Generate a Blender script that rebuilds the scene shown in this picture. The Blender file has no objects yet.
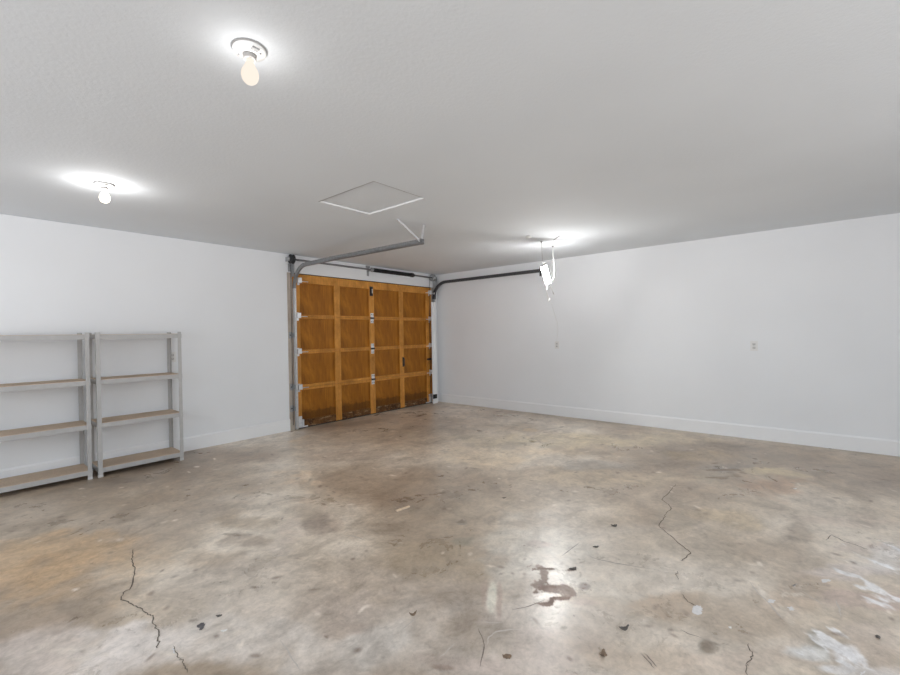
import bpy, bmesh, math, random
import numpy as np
# tuned values
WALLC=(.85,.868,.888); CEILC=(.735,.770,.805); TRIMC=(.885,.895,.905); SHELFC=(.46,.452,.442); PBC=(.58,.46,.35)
DP_D=(.25,.085,.008); DP_L=(.52,.205,.021); DP_S=(.10,.032,.005); DF_D=(.52,.22,.040); DF_L=(.80,.38,.085)
TUBE=55.0; BULBC=(1,.98,.96); BW1=6.5; BW2=34; BW3=50
FK=1.46; FR0=.20; FR1=.40
SKYC=(.84,.93,1.02); SKY=2.4; GROUND_FILL=3.2; EXPO=0.28
from mathutils import Vector, Matrix
random.seed(7)
C = bpy.context.scene.collection
PI = math.pi
H = 2.44            # ceiling height

# ------------------------------------------------------------------ materials
def mat(name, color, rough=0.6, metal=0.0, spec=0.5):
    m = bpy.data.materials.new(name); m.use_nodes = True
    b = m.node_tree.nodes['Principled BSDF']
    b.inputs['Base Color'].default_value = (*color, 1)
    b.inputs['Roughness'].default_value = rough
    b.inputs['Metallic'].default_value = metal
    b.inputs['Specular IOR Level'].default_value = spec
    return m
def s2l(c):
    return tuple(((v/255)/12.92 if v/255 <= .04045 else ((v/255+.055)/1.055)**2.4) for v in c)
def N(m, kind, **kw):
    n = m.node_tree.nodes.new(kind)
    for k, v in kw.items(): setattr(n, k, v)
    return n
def L(m, a, b): m.node_tree.links.new(a, b)
def bsdf(m): return m.node_tree.nodes['Principled BSDF']
def noise(m, scale, detail=4, rough=.55, vec=None, dist=0.0):
    n = N(m, 'ShaderNodeTexNoise'); n.inputs['Scale'].default_value = scale
    n.inputs['Detail'].default_value = detail; n.inputs['Roughness'].default_value = rough
    n.inputs['Distortion'].default_value = dist
    if vec is not None: L(m, vec, n.inputs['Vector'])
    return n
def coords(m, scale=(1, 1, 1), which='Object'):
    t = N(m, 'ShaderNodeTexCoord'); mp = N(m, 'ShaderNodeMapping')
    mp.inputs['Scale'].default_value = scale
    L(m, t.outputs[which], mp.inputs['Vector']); return mp.outputs['Vector']
def ramp(m, fac, stops):
    r = N(m, 'ShaderNodeValToRGB'); e = r.color_ramp.elements
    while len(e) < len(stops): e.new(.5)
    for i, (p, c) in enumerate(stops):
        e[i].position = p; e[i].color = (*c, 1) if len(c) == 3 else c
    L(m, fac, r.inputs['Fac']); return r.outputs['Color']
def mix(m, fac, a, b, mode='MIX'):
    x = N(m, 'ShaderNodeMix', data_type='RGBA', blend_type=mode)
    for i, v in ((0, fac), (6, a), (7, b)):
        if hasattr(v, 'is_linked'): L(m, v, x.inputs[i])
        elif isinstance(v, (int, float)): x.inputs[i].default_value = v
        else: x.inputs[i].default_value = (*v, 1)
    return x.outputs[2]
def bump(m, h, strength=.2, dist=.01):
    b = N(m, 'ShaderNodeBump'); b.inputs['Strength'].default_value = strength; b.inputs['Distance'].default_value = dist
    L(m, h, b.inputs['Height']); L(m, b.outputs['Normal'], bsdf(m).inputs['Normal'])

M = {}
def speckled(name, color, rough, metal=0.0, var=.12, scale=60, spec=.5):
    m = mat(name, color, rough, metal, spec)
    v = coords(m); n = noise(m, scale, 3, .6, v)
    d = tuple(c*(1-var) for c in color); u = tuple(min(1, c*(1+var)) for c in color)
    L(m, ramp(m, n.outputs['Fac'], [(.3, d), (.7, u)]), bsdf(m).inputs['Base Color'])
    M[name] = m; return m
def paint(name, color, bscale, bstr, rough=.75):
    m = mat(name, color, rough, 0, .3); v = coords(m)
    n1 = noise(m, .9, 3, .5, v)
    L(m, ramp(m, n1.outputs['Fac'], [(.25, tuple(c*.965 for c in color)), (.75, tuple(min(1, c*1.02) for c in color))]), bsdf(m).inputs['Base Color'])
    n2 = noise(m, bscale, 4, .65, v); bump(m, n2.outputs['Fac'], bstr, .004)
    M[name] = m; return m
paint('wall_paint', WALLC, 70, .12)
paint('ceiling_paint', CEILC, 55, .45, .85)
paint('trim_paint', TRIMC, 30, .03, .45)
speckled('galvanized', (.42, .43, .44), .42, .75, .18, 45)
speckled('track_steel', (.27, .275, .28), .5, .6, .15, 30)
speckled('bright_zinc', (.80, .81, .83), .35, .45, .12, 60)
speckled('rail_zinc', (.60, .60, .605), .4, .45, .1, 40)
speckled('dark_steel', (.055, .055, .058), .5, .5, .3, 80)
speckled('black_spring', (.018, .018, .02), .55, .3, .3, 80)
speckled('grey_shaft', (.20, .20, .21), .45, .7, .2, 60)
speckled('shelf_steel', SHELFC, .5, 0.0, .05, 25)
speckled('white_plastic', (.80, .80, .79), .35, 0, .02, 10)
speckled('porcelain', (.86, .86, .85), .22, 0, .02, 10)
speckled('socket_grey', (.36, .35, .34), .5, 0, .1, 40)
speckled('sticker_grey', (.33, .33, .33), .6, 0, .3, 150)
speckled('black_plastic', (.012, .012, .013), .5, 0, .1, 40)
speckled('slot_dark', (.03, .03, .03), .6, 0, .1, 40)
speckled('cord_white', (.82, .82, .80), .5, 0, .04, 30)
speckled('rubber', (.02, .02, .02), .8, 0, .2, 60)

def wood(name, dark, light, stain, stain_amt, scale=(2.2, 2.2, .55), blotch=2.2):
    m = mat(name, light, .5, 0, .22)
    v = coords(m, scale); n = noise(m, 3.2, 6, .62, v, 1.2)
    g = coords(m, (28, 28, 1.6)); n2 = noise(m, 2.0, 4, .6, g, .4)
    c = ramp(m, n.outputs['Fac'], [(.28, dark), (.72, light)])
    c = mix(m, .28, c, ramp(m, n2.outputs['Fac'], [(.3, tuple(x*.55 for x in dark)), (.7, tuple(min(1, x*1.2) for x in light))]))
    n3 = noise(m, blotch, 5, .6, coords(m, (1.6, 1, 1)), .8)
    f = ramp(m, n3.outputs['Fac'], [(.42, (0, 0, 0)), (.68, (stain_amt,)*3)])
    L(m, mix(m, f, c, stain), bsdf(m).inputs['Base Color'])
    bump(m, n2.outputs['Fac'], .08, .003)
    M[name] = m; return m
wood('stained_plywood', DP_D, DP_L, DP_S, .55)
wood('stained_frame', DF_D, DF_L, DP_S, .35, (2, 2, 2))
wood('raw_jamb', (.46, .39, .32), (.70, .63, .55), (.2, .13, .08), .4)
def rotted():
    # bottom rail: the same stain, water-damaged: pale flaked strips on dark rot
    m = wood('weathered_rail', (.10, .045, .015), (.26, .12, .04), (.03, .015, .008), .9, (3, 3, 6), 5)
    b = bsdf(m).inputs['Base Color']; src = b.links[0].from_socket
    n = noise(m, 7, 5, .65, coords(m, (1.2, 1, 5)), .5)
    L(m, mix(m, ramp(m, n.outputs['Fac'], [(.56, (0, 0, 0)), (.66, (.75,)*3)]), src, (.50, .36, .22)), b)
rotted()
def plywood_wet():
    # lowest panels: tide marks of damp climbing from the sill
    m = wood('damp_plywood', DP_D, DP_L, DP_S, .55)
    b = bsdf(m).inputs['Base Color']; src = b.links[0].from_socket
    t = N(m, 'ShaderNodeTexCoord'); s = N(m, 'ShaderNodeSeparateXYZ'); L(m, t.outputs['Object'], s.inputs[0])
    n = noise(m, 8, 6, .65, coords(m), .8)
    a = N(m, 'ShaderNodeMath', operation='MULTIPLY_ADD'); L(m, n.outputs['Fac'], a.inputs[0]); a.inputs[1].default_value = -.22; L(m, s.outputs['Z'], a.inputs[2])
    f = ramp(m, a.outputs[0], [(-0.0, (.6,)*3), (.03, (.18,)*3), (.13, (0, 0, 0))])
    L(m, mix(m, f, src, (.045, .018, .006)), b)
plywood_wet()
def particle():
    m = mat('particle_board', PBC, .75, 0, .25)
    v = coords(m); n = noise(m, 90, 3, .7, v); n1 = noise(m, 6, 3, .5, v)
    c = ramp(m, n.outputs['Fac'], [(.3, tuple(x*.72 for x in PBC)), (.7, tuple(min(1, x*1.18) for x in PBC))])
    L(m, mix(m, .3, c, ramp(m, n1.outputs['Fac'], [(.3, tuple(x*.7 for x in PBC)), (.7, tuple(x*1.15 for x in PBC))])), bsdf(m).inputs['Base Color'])
    M['particle_board'] = m
particle()
def emis(name, color, strength):
    m = bpy.data.materials.new(name); m.use_nodes = True
    t = m.node_tree; t.nodes.clear()
    e = t.nodes.new('ShaderNodeEmission'); o = t.nodes.new('ShaderNodeOutputMaterial')
    e.inputs[0].default_value = (*color, 1); e.inputs[1].default_value = strength
    t.links.new(e.outputs[0], o.inputs[0]); M[name] = m; return m
emis('lit_tube', (1, .99, .975), TUBE)
emis('lit_panel', (1, .99, .975), TUBE*4.5)
def frosted(name, color, strength, alpha):
    # frosted lamp glass: partly lets the filament's light through, partly glows
    m = emis(name, color, strength); t = m.node_tree
    e = [n for n in t.nodes if n.type == 'EMISSION'][0]; o = [n for n in t.nodes if n.type == 'OUTPUT_MATERIAL'][0]
    tr = t.nodes.new('ShaderNodeBsdfTransparent'); mx = t.nodes.new('ShaderNodeMixShader'); mx.inputs[0].default_value = alpha
    t.links.new(tr.outputs[0], mx.inputs[1]); t.links.new(e.outputs[0], mx.inputs[2]); t.links.new(mx.outputs[0], o.inputs[0])
frosted('lit_bulb_glass', (1, .88, .76), .86, .9)
frosted('bright_bulb_glass', (1, .90, .74), 4.0, .9)
def glass():
    m = bpy.data.materials.new('fill_window_glass'); m.use_nodes = True; t = m.node_tree; t.nodes.clear()
    o = t.nodes.new('ShaderNodeOutputMaterial'); tr = t.nodes.new('ShaderNodeBsdfTransparent'); g = t.nodes.new('ShaderNodeBsdfGlossy')
    g.inputs['Roughness'].default_value = .02; mx = t.nodes.new('ShaderNodeMixShader'); mx.inputs[0].default_value = .06
    t.links.new(tr.outputs[0], mx.inputs[1]); t.links.new(g.outputs[0], mx.inputs[2]); t.links.new(mx.outputs[0], o.inputs[0]); M['fill_window_glass'] = m
glass()

# ------------------------------------------------------------------ mesh builder
class MB:
    def __init__(s): s.v = []; s.f = []; s.sm = []; s.mi = []
    def add(s, vs, fs, smooth=False, mi=0):
        o = len(s.v); s.v += [tuple(p) for p in vs]
        for f in fs: s.f.append([i+o for i in f]); s.sm.append(smooth); s.mi.append(mi)
        return s
    def box(s, a, b, T=None, mi=0):
        x0, y0, z0 = [min(p) for p in zip(a, b)]; x1, y1, z1 = [max(p) for p in zip(a, b)]
        vs = [(x0, y0, z0), (x1, y0, z0), (x1, y1, z0), (x0, y1, z0), (x0, y0, z1), (x1, y0, z1), (x1, y1, z1), (x0, y1, z1)]
        if T is not None: vs = [T @ Vector(p) for p in vs]
        return s.add(vs, [(3, 2, 1, 0), (4, 5, 6, 7), (0, 1, 5, 4), (1, 2, 6, 5), (2, 3, 7, 6), (3, 0, 4, 7)], False, mi)
    def lathe(s, prof, origin=(0, 0, 0), axis='Z', seg=32, smooth=True, mi=0):
        # prof: (radius, height) pairs along the axis
        vs = []; fs = []
        def pt(r, h, a):
            c, q = r*math.cos(a), r*math.sin(a)
            p = (c, q, h) if axis == 'Z' else ((h, c, q) if axis == 'X' else (c, h, q))
            return tuple(p[i]+origin[i] for i in range(3))
        for r, h in prof:
            for k in range(seg): vs.append(pt(r, h, 2*PI*k/seg))
        n = len(prof)
        for i in range(n-1):
            for k in range(seg):
                k2 = (k+1) % seg; q = (i*seg+k, i*seg+k2, (i+1)*seg+k2, (i+1)*seg+k)
                fs.append(q[::-1] if axis == 'Y' else q)
        a0 = tuple(range(seg))[::-1]; a1 = tuple(range((n-1)*seg, n*seg))
        if axis == 'Y': a0, a1 = a0[::-1], a1[::-1]
        s.add(vs, fs, smooth, mi)
        o = len(s.v)-len(vs)
        for a in (a0, a1): s.f.append([i+o for i in a]); s.sm.append(False); s.mi.append(mi)
        return s
    def cyl(s, p0, p1, r, seg=12, mi=0): return s.tube([p0, p1], r, seg, mi)
    def tube(s, pts, r, seg=8, mi=0):
        pts = [Vector(p) for p in pts]; vs = []; fs = []
        up = None
        for i, p in enumerate(pts):
            t = (pts[min(i+1, len(pts)-1)]-pts[max(i-1, 0)]).normalized()
            if up is None:
                up = Vector((0, 0, 1)) if abs(t.z) < .9 else Vector((1, 0, 0))
            a = (up - t*up.dot(t)).normalized(); b = t.cross(a); up = a
            for k in range(seg):
                an = 2*PI*k/seg; vs.append(p+a*(r*math.cos(an))+b*(r*math.sin(an)))
        for i in range(len(pts)-1):
            for k in range(seg):
                k2 = (k+1) % seg; fs.append((i*seg+k, i*seg+k2, (i+1)*seg+k2, (i+1)*seg+k))
        s.add(vs, fs, True, mi); o = len(s.v)-len(vs)
        for a in (tuple(range(seg))[::-1], tuple(range((len(pts)-1)*seg, len(pts)*seg))):
            s.f.append([i+o for i in a]); s.sm.append(False); s.mi.append(mi)
        return s
    def prism(s, poly, d, mi=0):
        # closed 3-D polygon extruded by vector d
        n = len(poly); d = Vector(d); vs = [Vector(p) for p in poly]; vs += [p+d for p in vs]
        fs = [tuple(range(n))[::-1], tuple(range(n, 2*n))] + [(i, (i+1) % n, n+(i+1) % n, n+i) for i in range(n)]
        return s.add(vs, fs, False, mi)
    def sweep(s, prof, path, x0, mi=0):
        # prof: closed (side, normal) outline; path: (y, z) points; side runs along x
        n = len(prof); vs = []; fs = []
        for i, (y, z) in enumerate(path):
            a = path[max(i-1, 0)]; b = path[min(i+1, len(path)-1)]
            t = Vector((b[0]-a[0], b[1]-a[1])).normalized(); nn = Vector((-t.y, t.x))
            for sx, q in prof: vs.append((x0+sx, y+nn.x*q, z+nn.y*q))
        for i in range(len(path)-1):
            for k in range(n):
                k2 = (k+1) % n; fs.append((i*n+k, i*n+k2, (i+1)*n+k2, (i+1)*n+k))
        fs += [tuple(range(n))[::-1], tuple(range((len(path)-1)*n, len(path)*n))]
        return s.add(vs, fs, False, mi)
    def build(s, name, material, parent=None, bevel=0, label=None, origin=None):
        me = bpy.data.meshes.new(name)
        off = Vector(origin) if origin is not None else Vector((0, 0, 0))
        me.from_pydata([tuple(Vector(p)-off) for p in s.v], [], s.f)
        mats = material if isinstance(material, (list, tuple)) else [material]
        for q in mats: me.materials.append(M[q])
        me.polygons.foreach_set('use_smooth', s.sm); me.polygons.foreach_set('material_index', s.mi)
        bm = bmesh.new(); bm.from_mesh(me); bmesh.ops.recalc_face_normals(bm, faces=bm.faces); bm.to_mesh(me); bm.free()
        o = bpy.data.objects.new(name, me); C.objects.link(o); o.location = off
        if bevel:
            b = o.modifiers.new('edges', 'BEVEL'); b.width = bevel; b.segments = 2; b.limit_method = 'ANGLE'; b.angle_limit = .7
        if parent is not None:
            o.parent = parent; o.matrix_parent_inverse = wmat(parent).inverted()
        if label: o['label'] = label
        return o
def wmat(o):
    m = Matrix.LocRotScale(o.location, o.rotation_euler, o.scale)
    return (wmat(o.parent) @ o.matrix_parent_inverse @ m) if o.parent else m
def thing(name, label, cat, loc=(0, 0, 0), group=None):
    o = bpy.data.objects.new(name, None); C.objects.link(o); o.location = loc; o.empty_display_size = .1
    o['label'] = label; o['category'] = cat; o['kind'] = 'thing'
    if group: o['group'] = group
    return o
def tag(o, label, cat, group=None):
    o['label'] = label; o['category'] = cat; o['kind'] = 'thing'
    if group: o['group'] = group
    return o
def struct(o): o['kind'] = 'structure'; return o
def copy_tree(o, parent=None):
    c = o.copy(); C.objects.link(c)
    if parent is not None: c.parent = parent; c.matrix_parent_inverse = o.matrix_parent_inverse.copy()
    for ch in list(o.children): copy_tree(ch, c)
    return c
speckled('dark_track', (.10,.10,.105), .5, .4, .2, 40)
speckled('foot_grey', (.55,.545,.535), .6, 0, .05, 40)
speckled('edge_grey', (.40,.40,.41), .8, 0, .1, 40)
speckled('wire_grey', (.45,.45,.45), .4, .3, .05, 40)
speckled('outlet_face', (.66,.66,.65), .4, 0, .02, 10)
speckled('worn_white', (.66,.67,.70), .45, 0, .12, 50)
speckled('worn_pale', (.52,.475,.43), .5, 0, .2, 40)
speckled('worn_dark', (.25,.215,.185), .5, 0, .25, 40)
# stains, one painted sheen, cracks and scratches of the slab, in metres on the floor
BLOBS=[
(-4.858,-4.378,0.855,-1.062,0.194,0.163,188,181,175,0.60),
(-5.021,-3.507,0.518,-0.650,0.142,0.239,180,171,163,0.45),
(-3.786,-4.596,0.491,-0.621,0.429,0.163,184,176,168,0.50),
(-5.758,-2.139,0.319,-0.404,0.046,0.336,184,156,122,0.60),
(-5.932,-2.217,0.210,-0.263,0.023,0.276,176,148,116,0.55),
(-5.535,-2.196,0.236,-0.299,0.045,0.221,176,152,124,0.45),
(-5.814,-3.236,0.291,-0.361,0.038,0.217,196,190,188,0.75),  # pale sheen of the reflected wall, painted into the slab colour
(-5.394,-3.757,0.234,-0.291,0.077,0.167,190,184,180,0.60),
(-5.141,-3.212,0.238,-0.298,0.080,0.172,178,168,158,0.50),
(-5.933,-2.948,0.112,-0.139,0.029,0.258,150,128,110,0.30),
(-4.047,-1.866,0.063,-0.083,0.070,0.117,212,196,176,0.90),
(-4.051,-2.169,0.044,-0.057,0.044,0.068,200,184,166,0.70),
(-3.272,-0.631,0.076,-0.104,0.073,0.123,204,188,168,0.80),
(-4.315,-2.465,0.040,-0.051,0.035,0.056,186,170,154,0.60),
(-4.177,-1.832,0.114,-0.148,0.071,0.129,186,168,148,0.60),
(-4.669,-2.813,0.055,-0.070,0.105,0.184,186,174,164,0.75),
(-4.834,-2.984,0.047,-0.060,0.060,0.109,182,172,164,0.60),
(-4.523,-2.900,0.070,-0.089,0.081,0.126,134,122,114,0.70),
(-4.455,-3.012,0.035,-0.044,0.074,0.106,178,164,150,0.60),
(-4.495,-3.244,0.048,-0.062,0.043,0.057,178,164,150,0.50),
(-4.941,-2.784,0.088,-0.112,0.038,0.080,140,124,110,0.60),
(-4.811,-2.427,0.134,-0.172,0.062,0.135,142,126,106,0.60),
(-5.174,-2.842,0.129,-0.164,0.047,0.121,146,128,108,0.50),
(-5.118,-1.427,0.306,-0.395,0.054,0.203,146,130,114,0.35),
(-4.070,-0.678,0.274,-0.365,0.110,0.247,140,122,106,0.60),
(-3.363,-1.623,0.266,-0.355,0.119,0.163,146,130,116,0.40),
(-2.241,-1.302,0.478,-0.656,0.286,0.303,182,170,154,0.50),
(-2.496,-2.084,0.352,-0.475,0.269,0.248,184,170,154,0.50),
(-4.615,-1.717,0.267,-0.347,0.105,0.249,146,128,108,0.40),
(-5.569,-1.167,0.390,-0.502,0.045,0.307,144,130,115,0.35),
(-3.552,-2.694,0.329,-0.430,0.276,0.292,158,142,126,0.35),
(-3.971,-2.909,0.121,-0.157,0.109,0.126,140,122,106,0.40),
(-4.105,-3.827,0.051,-0.064,0.051,0.041,130,126,114,0.70),
(-3.879,-3.673,0.022,-0.027,0.030,0.023,110,102,94,0.80),
(-3.751,-3.811,0.026,-0.033,0.052,0.037,138,128,118,0.60),
(-4.354,-3.879,0.179,-0.227,0.149,0.131,154,140,120,0.40),
(-3.843,-3.329,0.139,-0.179,0.082,0.076,140,130,118,0.40),
(-4.192,-3.469,0.124,-0.159,0.083,0.084,138,126,114,0.35),
(-2.353,-2.970,0.446,-0.596,0.254,0.167,196,182,162,0.60),
(-2.201,-3.587,0.269,-0.357,0.217,0.104,190,184,176,0.60),
(-2.090,-3.950,0.184,-0.243,0.153,0.058,140,136,132,0.55),
(-1.827,-2.834,0.279,-0.377,0.159,0.098,140,132,118,0.50),
(-1.516,-2.096,0.237,-0.326,0.194,0.142,152,140,124,0.40),
(-1.949,-2.257,0.148,-0.201,0.122,0.094,170,160,140,0.50),
(-1.384,-3.193,0.424,-0.576,0.269,0.129,186,174,150,0.60),
(-1.124,-2.636,0.062,-0.086,0.083,0.048,190,170,140,0.60),
(-0.756,-4.045,0.413,-0.560,0.249,0.067,184,172,148,0.50),
(-2.374,-4.149,0.425,-0.557,0.183,0.066,184,170,148,0.40),
(-3.980,-4.351,0.212,-0.268,0.396,0.207,182,180,174,0.50),
(-3.393,-3.657,0.286,-0.369,0.339,0.224,164,154,142,0.40),
(-1.492,-4.941,0.136,-0.179,0.269,0.033,126,118,112,0.65),
(-1.800,-4.813,0.105,-0.138,0.181,0.030,150,142,130,0.50),
(-1.776,-5.296,0.165,-0.215,0.253,0.013,158,130,108,0.65),
(-1.344,-5.230,0.160,-0.210,0.136,0.008,186,174,146,0.60),
(-0.848,-5.789,0.265,-0.349,0.301,-0.015,142,128,114,0.50),
(-0.155,-5.589,0.365,-0.490,0.248,-0.002,140,126,112,0.40),
(-0.957,-5.127,0.230,-0.306,0.120,0.009,140,128,114,0.40),
(-1.170,-4.549,0.243,-0.324,0.161,0.031,170,150,110,0.25),
(-2.702,-5.440,0.062,-0.078,0.155,0.003,132,120,108,0.60),
(-3.060,-5.333,0.143,-0.181,0.128,0.008,146,132,118,0.50),
(-3.244,-5.003,0.221,-0.281,0.166,0.029,156,144,128,0.40),
(-2.937,-4.828,0.083,-0.106,0.138,0.030,148,138,124,0.50),
(-2.695,-5.059,0.104,-0.134,0.132,0.017,176,160,134,0.50),
(-2.281,-5.668,0.161,-0.207,0.163,-0.006,166,150,140,0.40),
(-3.978,-4.984,0.133,-0.167,0.090,0.021,152,132,112,0.60),
(-4.156,-4.785,0.088,-0.110,0.090,0.032,158,146,134,0.40),
(-4.164,-5.196,0.023,-0.029,0.043,0.007,120,110,98,0.80),
(-3.819,-5.266,0.114,-0.142,0.171,0.018,148,134,120,0.50),
(-3.504,-5.477,0.120,-0.150,0.163,0.003,156,138,122,0.50),
(-4.399,-4.992,0.150,-0.186,0.078,0.023,160,144,128,0.50),
(-4.445,-4.847,0.065,-0.081,0.068,0.025,140,124,112,0.35),
(-4.181,-5.305,0.147,-0.181,0.086,0.009,166,150,138,0.40),
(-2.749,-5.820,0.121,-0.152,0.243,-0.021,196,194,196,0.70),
(-2.661,-5.743,0.108,-0.137,0.082,-0.005,150,136,132,0.40),
(-3.349,-5.735,0.116,-0.146,0.106,-0.008,160,140,136,0.50),
(-3.124,-5.676,0.160,-0.201,0.088,-0.005,190,182,182,0.50),
(-3.730,-5.736,0.075,-0.094,0.156,-0.014,172,160,152,0.50),
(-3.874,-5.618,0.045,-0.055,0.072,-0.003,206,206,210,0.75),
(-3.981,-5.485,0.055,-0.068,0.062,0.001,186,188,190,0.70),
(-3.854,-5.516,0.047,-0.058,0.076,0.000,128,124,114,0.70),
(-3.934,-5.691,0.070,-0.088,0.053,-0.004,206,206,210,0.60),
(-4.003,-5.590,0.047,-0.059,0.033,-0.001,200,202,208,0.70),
(-3.642,-5.368,0.020,-0.026,0.094,0.005,184,172,160,0.60),
(-3.694,-5.445,0.039,-0.049,0.054,0.002,176,166,156,0.60),
(-4.455,-4.311,0.017,-0.021,0.101,0.069,188,190,180,0.85),
(-4.446,-4.256,0.012,-0.016,0.096,0.068,150,134,124,0.60),
(-4.450,-4.355,0.009,-0.012,0.132,0.087,146,128,118,0.70),
(-4.602,-4.401,0.040,-0.050,0.017,0.012,176,166,160,0.50),
(-4.875,-4.445,0.101,-0.125,0.033,0.027,166,152,146,0.40),
(-4.945,-4.415,0.029,-0.037,0.011,0.010,138,120,110,0.70),
(-4.701,-4.617,0.152,-0.188,0.084,0.051,170,158,152,0.50),
(-5.027,-4.169,0.104,-0.129,0.075,0.086,186,184,182,0.40),
(-5.058,-3.938,0.070,-0.087,0.039,0.054,150,134,124,0.50),
(-4.958,-3.842,0.089,-0.113,0.065,0.085,162,150,142,0.40),
(-5.108,-3.654,0.211,-0.263,0.081,0.137,176,166,158,0.40),
(-4.082,-4.631,0.019,-0.024,0.033,0.014,120,106,100,0.80),
(-3.841,-4.245,0.046,-0.058,0.045,0.024,156,140,134,0.50),
(-4.223,-4.690,0.036,-0.045,0.029,0.013,164,150,144,0.50),
]
LINES={
'crackA': [(-5.44, -2.295), (-5.469, -2.394), (-5.489, -2.478), (-5.504, -2.597), (-5.54, -2.71), (-5.574, -2.798), (-5.607, -2.812), (-5.63, -2.877), (-5.612, -2.939), (-5.597, -2.995), (-5.587, -3.068), (-5.581, -3.122), (-5.57, -3.158), (-5.586, -3.216), (-5.586, -3.27), (-5.595, -3.33), (-5.614, -3.384), (-5.622, -3.411)] ,
'crackA2': [(-5.577, -3.448), (-5.584, -3.494), (-5.588, -3.542), (-5.581, -3.576), (-5.586, -3.612), (-5.596, -3.664)] ,
'crackB': [(-2.19, -4.64), (-2.394, -4.641), (-2.634, -4.639), (-2.705, -4.705), (-2.775, -4.735), (-2.89, -4.729), (-3.007, -4.738), (-3.122, -4.741), (-3.208, -4.816), (-3.298, -4.894), (-3.364, -4.967), (-3.399, -4.978), (-3.481, -4.964), (-3.515, -4.956)] ,
'crackB2': [(-3.637, -4.967), (-3.686, -4.967), (-3.73, -4.987)] ,
'crackB3': [(-3.844, -5.024), (-3.902, -5.067), (-3.909, -5.106)] ,
'crackC': [(-4.055, -5.322), (-4.099, -5.33), (-4.124, -5.342), (-4.174, -5.33), (-4.213, -5.33), (-4.256, -5.338)] ,
'crackD': [(-2.703, -5.588), (-2.596, -5.619), (-2.667, -5.676), (-2.685, -5.733), (-2.713, -5.773)] ,
'hair1': [(-3.896, -4.403), (-3.785, -4.414), (-3.654, -4.42)] ,
'hair2': [(-4.479, -4.441), (-4.4, -4.492), (-4.314, -4.526)] ,
'hair3': [(-3.789, -4.539), (-3.779, -4.622), (-3.759, -4.699), (-3.71, -4.844)] ,
'hair4': [(-4.388, -4.989), (-4.412, -5.026), (-4.438, -5.059)] ,
'hair5': [(-4.378, -5.001), (-4.403, -5.038), (-4.423, -5.062)] ,
'hair6': [(-4.139, -5.082), (-4.142, -5.129), (-4.136, -5.166)] ,
'hair7': [(-4.858, -4.531), (-4.761, -4.481), (-4.726, -4.451), (-4.679, -4.39)] ,
}
SCR={
's1': [(-4.739, -4.481), (-4.695, -4.46), (-4.65, -4.466), (-4.607, -4.5), (-4.568, -4.548)] ,
's2': [(-4.919, -4.372), (-4.881, -4.376), (-4.849, -4.371), (-4.811, -4.372)] ,
's3': [(-4.909, -4.134), (-4.86, -4.133), (-4.787, -4.125)] ,
's4': [(-4.641, -4.373), (-4.618, -4.412), (-4.585, -4.454)] ,
's5': [(-5.272, -3.771), (-5.291, -3.885), (-5.31, -3.994)] ,
's6': [(-3.522, -5.277), (-3.61, -5.318), (-3.667, -5.361), (-3.734, -5.395), (-3.791, -5.434)] ,
's7': [(-4.941, -3.064), (-4.903, -3.111), (-4.875, -3.128)] ,
's8': [(-4.502, -3.19), (-4.479, -3.264), (-4.473, -3.359)] ,
's9': [(-3.448, -5.61), (-3.535, -5.621), (-3.597, -5.622)] ,
's10': [(-3.452, -5.476), (-3.498, -5.522), (-3.529, -5.558)] ,
}
POLY={
'peel': [(-4.092, -4.312), (-4.04, -4.327), (-4.035, -4.368), (-4.078, -4.427), (-4.156, -4.466), (-4.149, -4.503), (-4.132, -4.539), (-4.134, -4.579), (-4.165, -4.608), (-4.213, -4.614), (-4.262, -4.59), (-4.273, -4.564), (-4.225, -4.573), (-4.235, -4.534), (-4.255, -4.495), (-4.262, -4.46), (-4.261, -4.419), (-4.219, -4.372), (-4.204, -4.405), (-4.168, -4.421), (-4.105, -4.393), (-4.072, -4.338)] ,
'peelw': [(-4.273, -4.526), (-4.209, -4.554), (-4.174, -4.57), (-4.222, -4.577), (-4.281, -4.568), (-4.313, -4.552)] ,
'white1': [(-3.948, -5.093), (-3.912, -5.103), (-3.898, -5.121), (-3.933, -5.135), (-3.976, -5.126), (-3.983, -5.107)] ,
'w2': [(-3.839, -5.554), (-3.797, -5.577), (-3.848, -5.588), (-3.862, -5.615), (-3.908, -5.601), (-3.91, -5.625), (-3.952, -5.606), (-3.937, -5.583), (-3.938, -5.565), (-3.89, -5.581)] ,
'w3': [(-3.658, -5.433), (-3.643, -5.451), (-3.662, -5.462), (-3.685, -5.444)] ,
'w4': [(-3.648, -5.36), (-3.627, -5.386), (-3.658, -5.384), (-3.673, -5.366)] ,
'w5': [(-3.963, -5.427), (-3.943, -5.452), (-3.967, -5.485), (-3.994, -5.47), (-3.988, -5.441)] ,
'w6': [(-3.276, -5.558), (-3.242, -5.586), (-3.256, -5.597), (-3.304, -5.565)] ,
'w7': [(-3.437, -5.441), (-3.396, -5.464), (-3.435, -5.457)] ,
'w8': [(-3.971, -5.661), (-3.95, -5.679), (-3.994, -5.662)] ,
'w9': [(-4.019, -3.011), (-3.994, -3.074), (-4.018, -3.134), (-4.05, -3.092)] ,
'w10': [(-5.586, -3.465), (-5.576, -3.478), (-5.586, -3.51), (-5.592, -3.494)] ,
'd1': [(-5.464, -3.39), (-5.444, -3.382), (-5.435, -3.404), (-5.449, -3.43), (-5.468, -3.437)] ,
}
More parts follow.
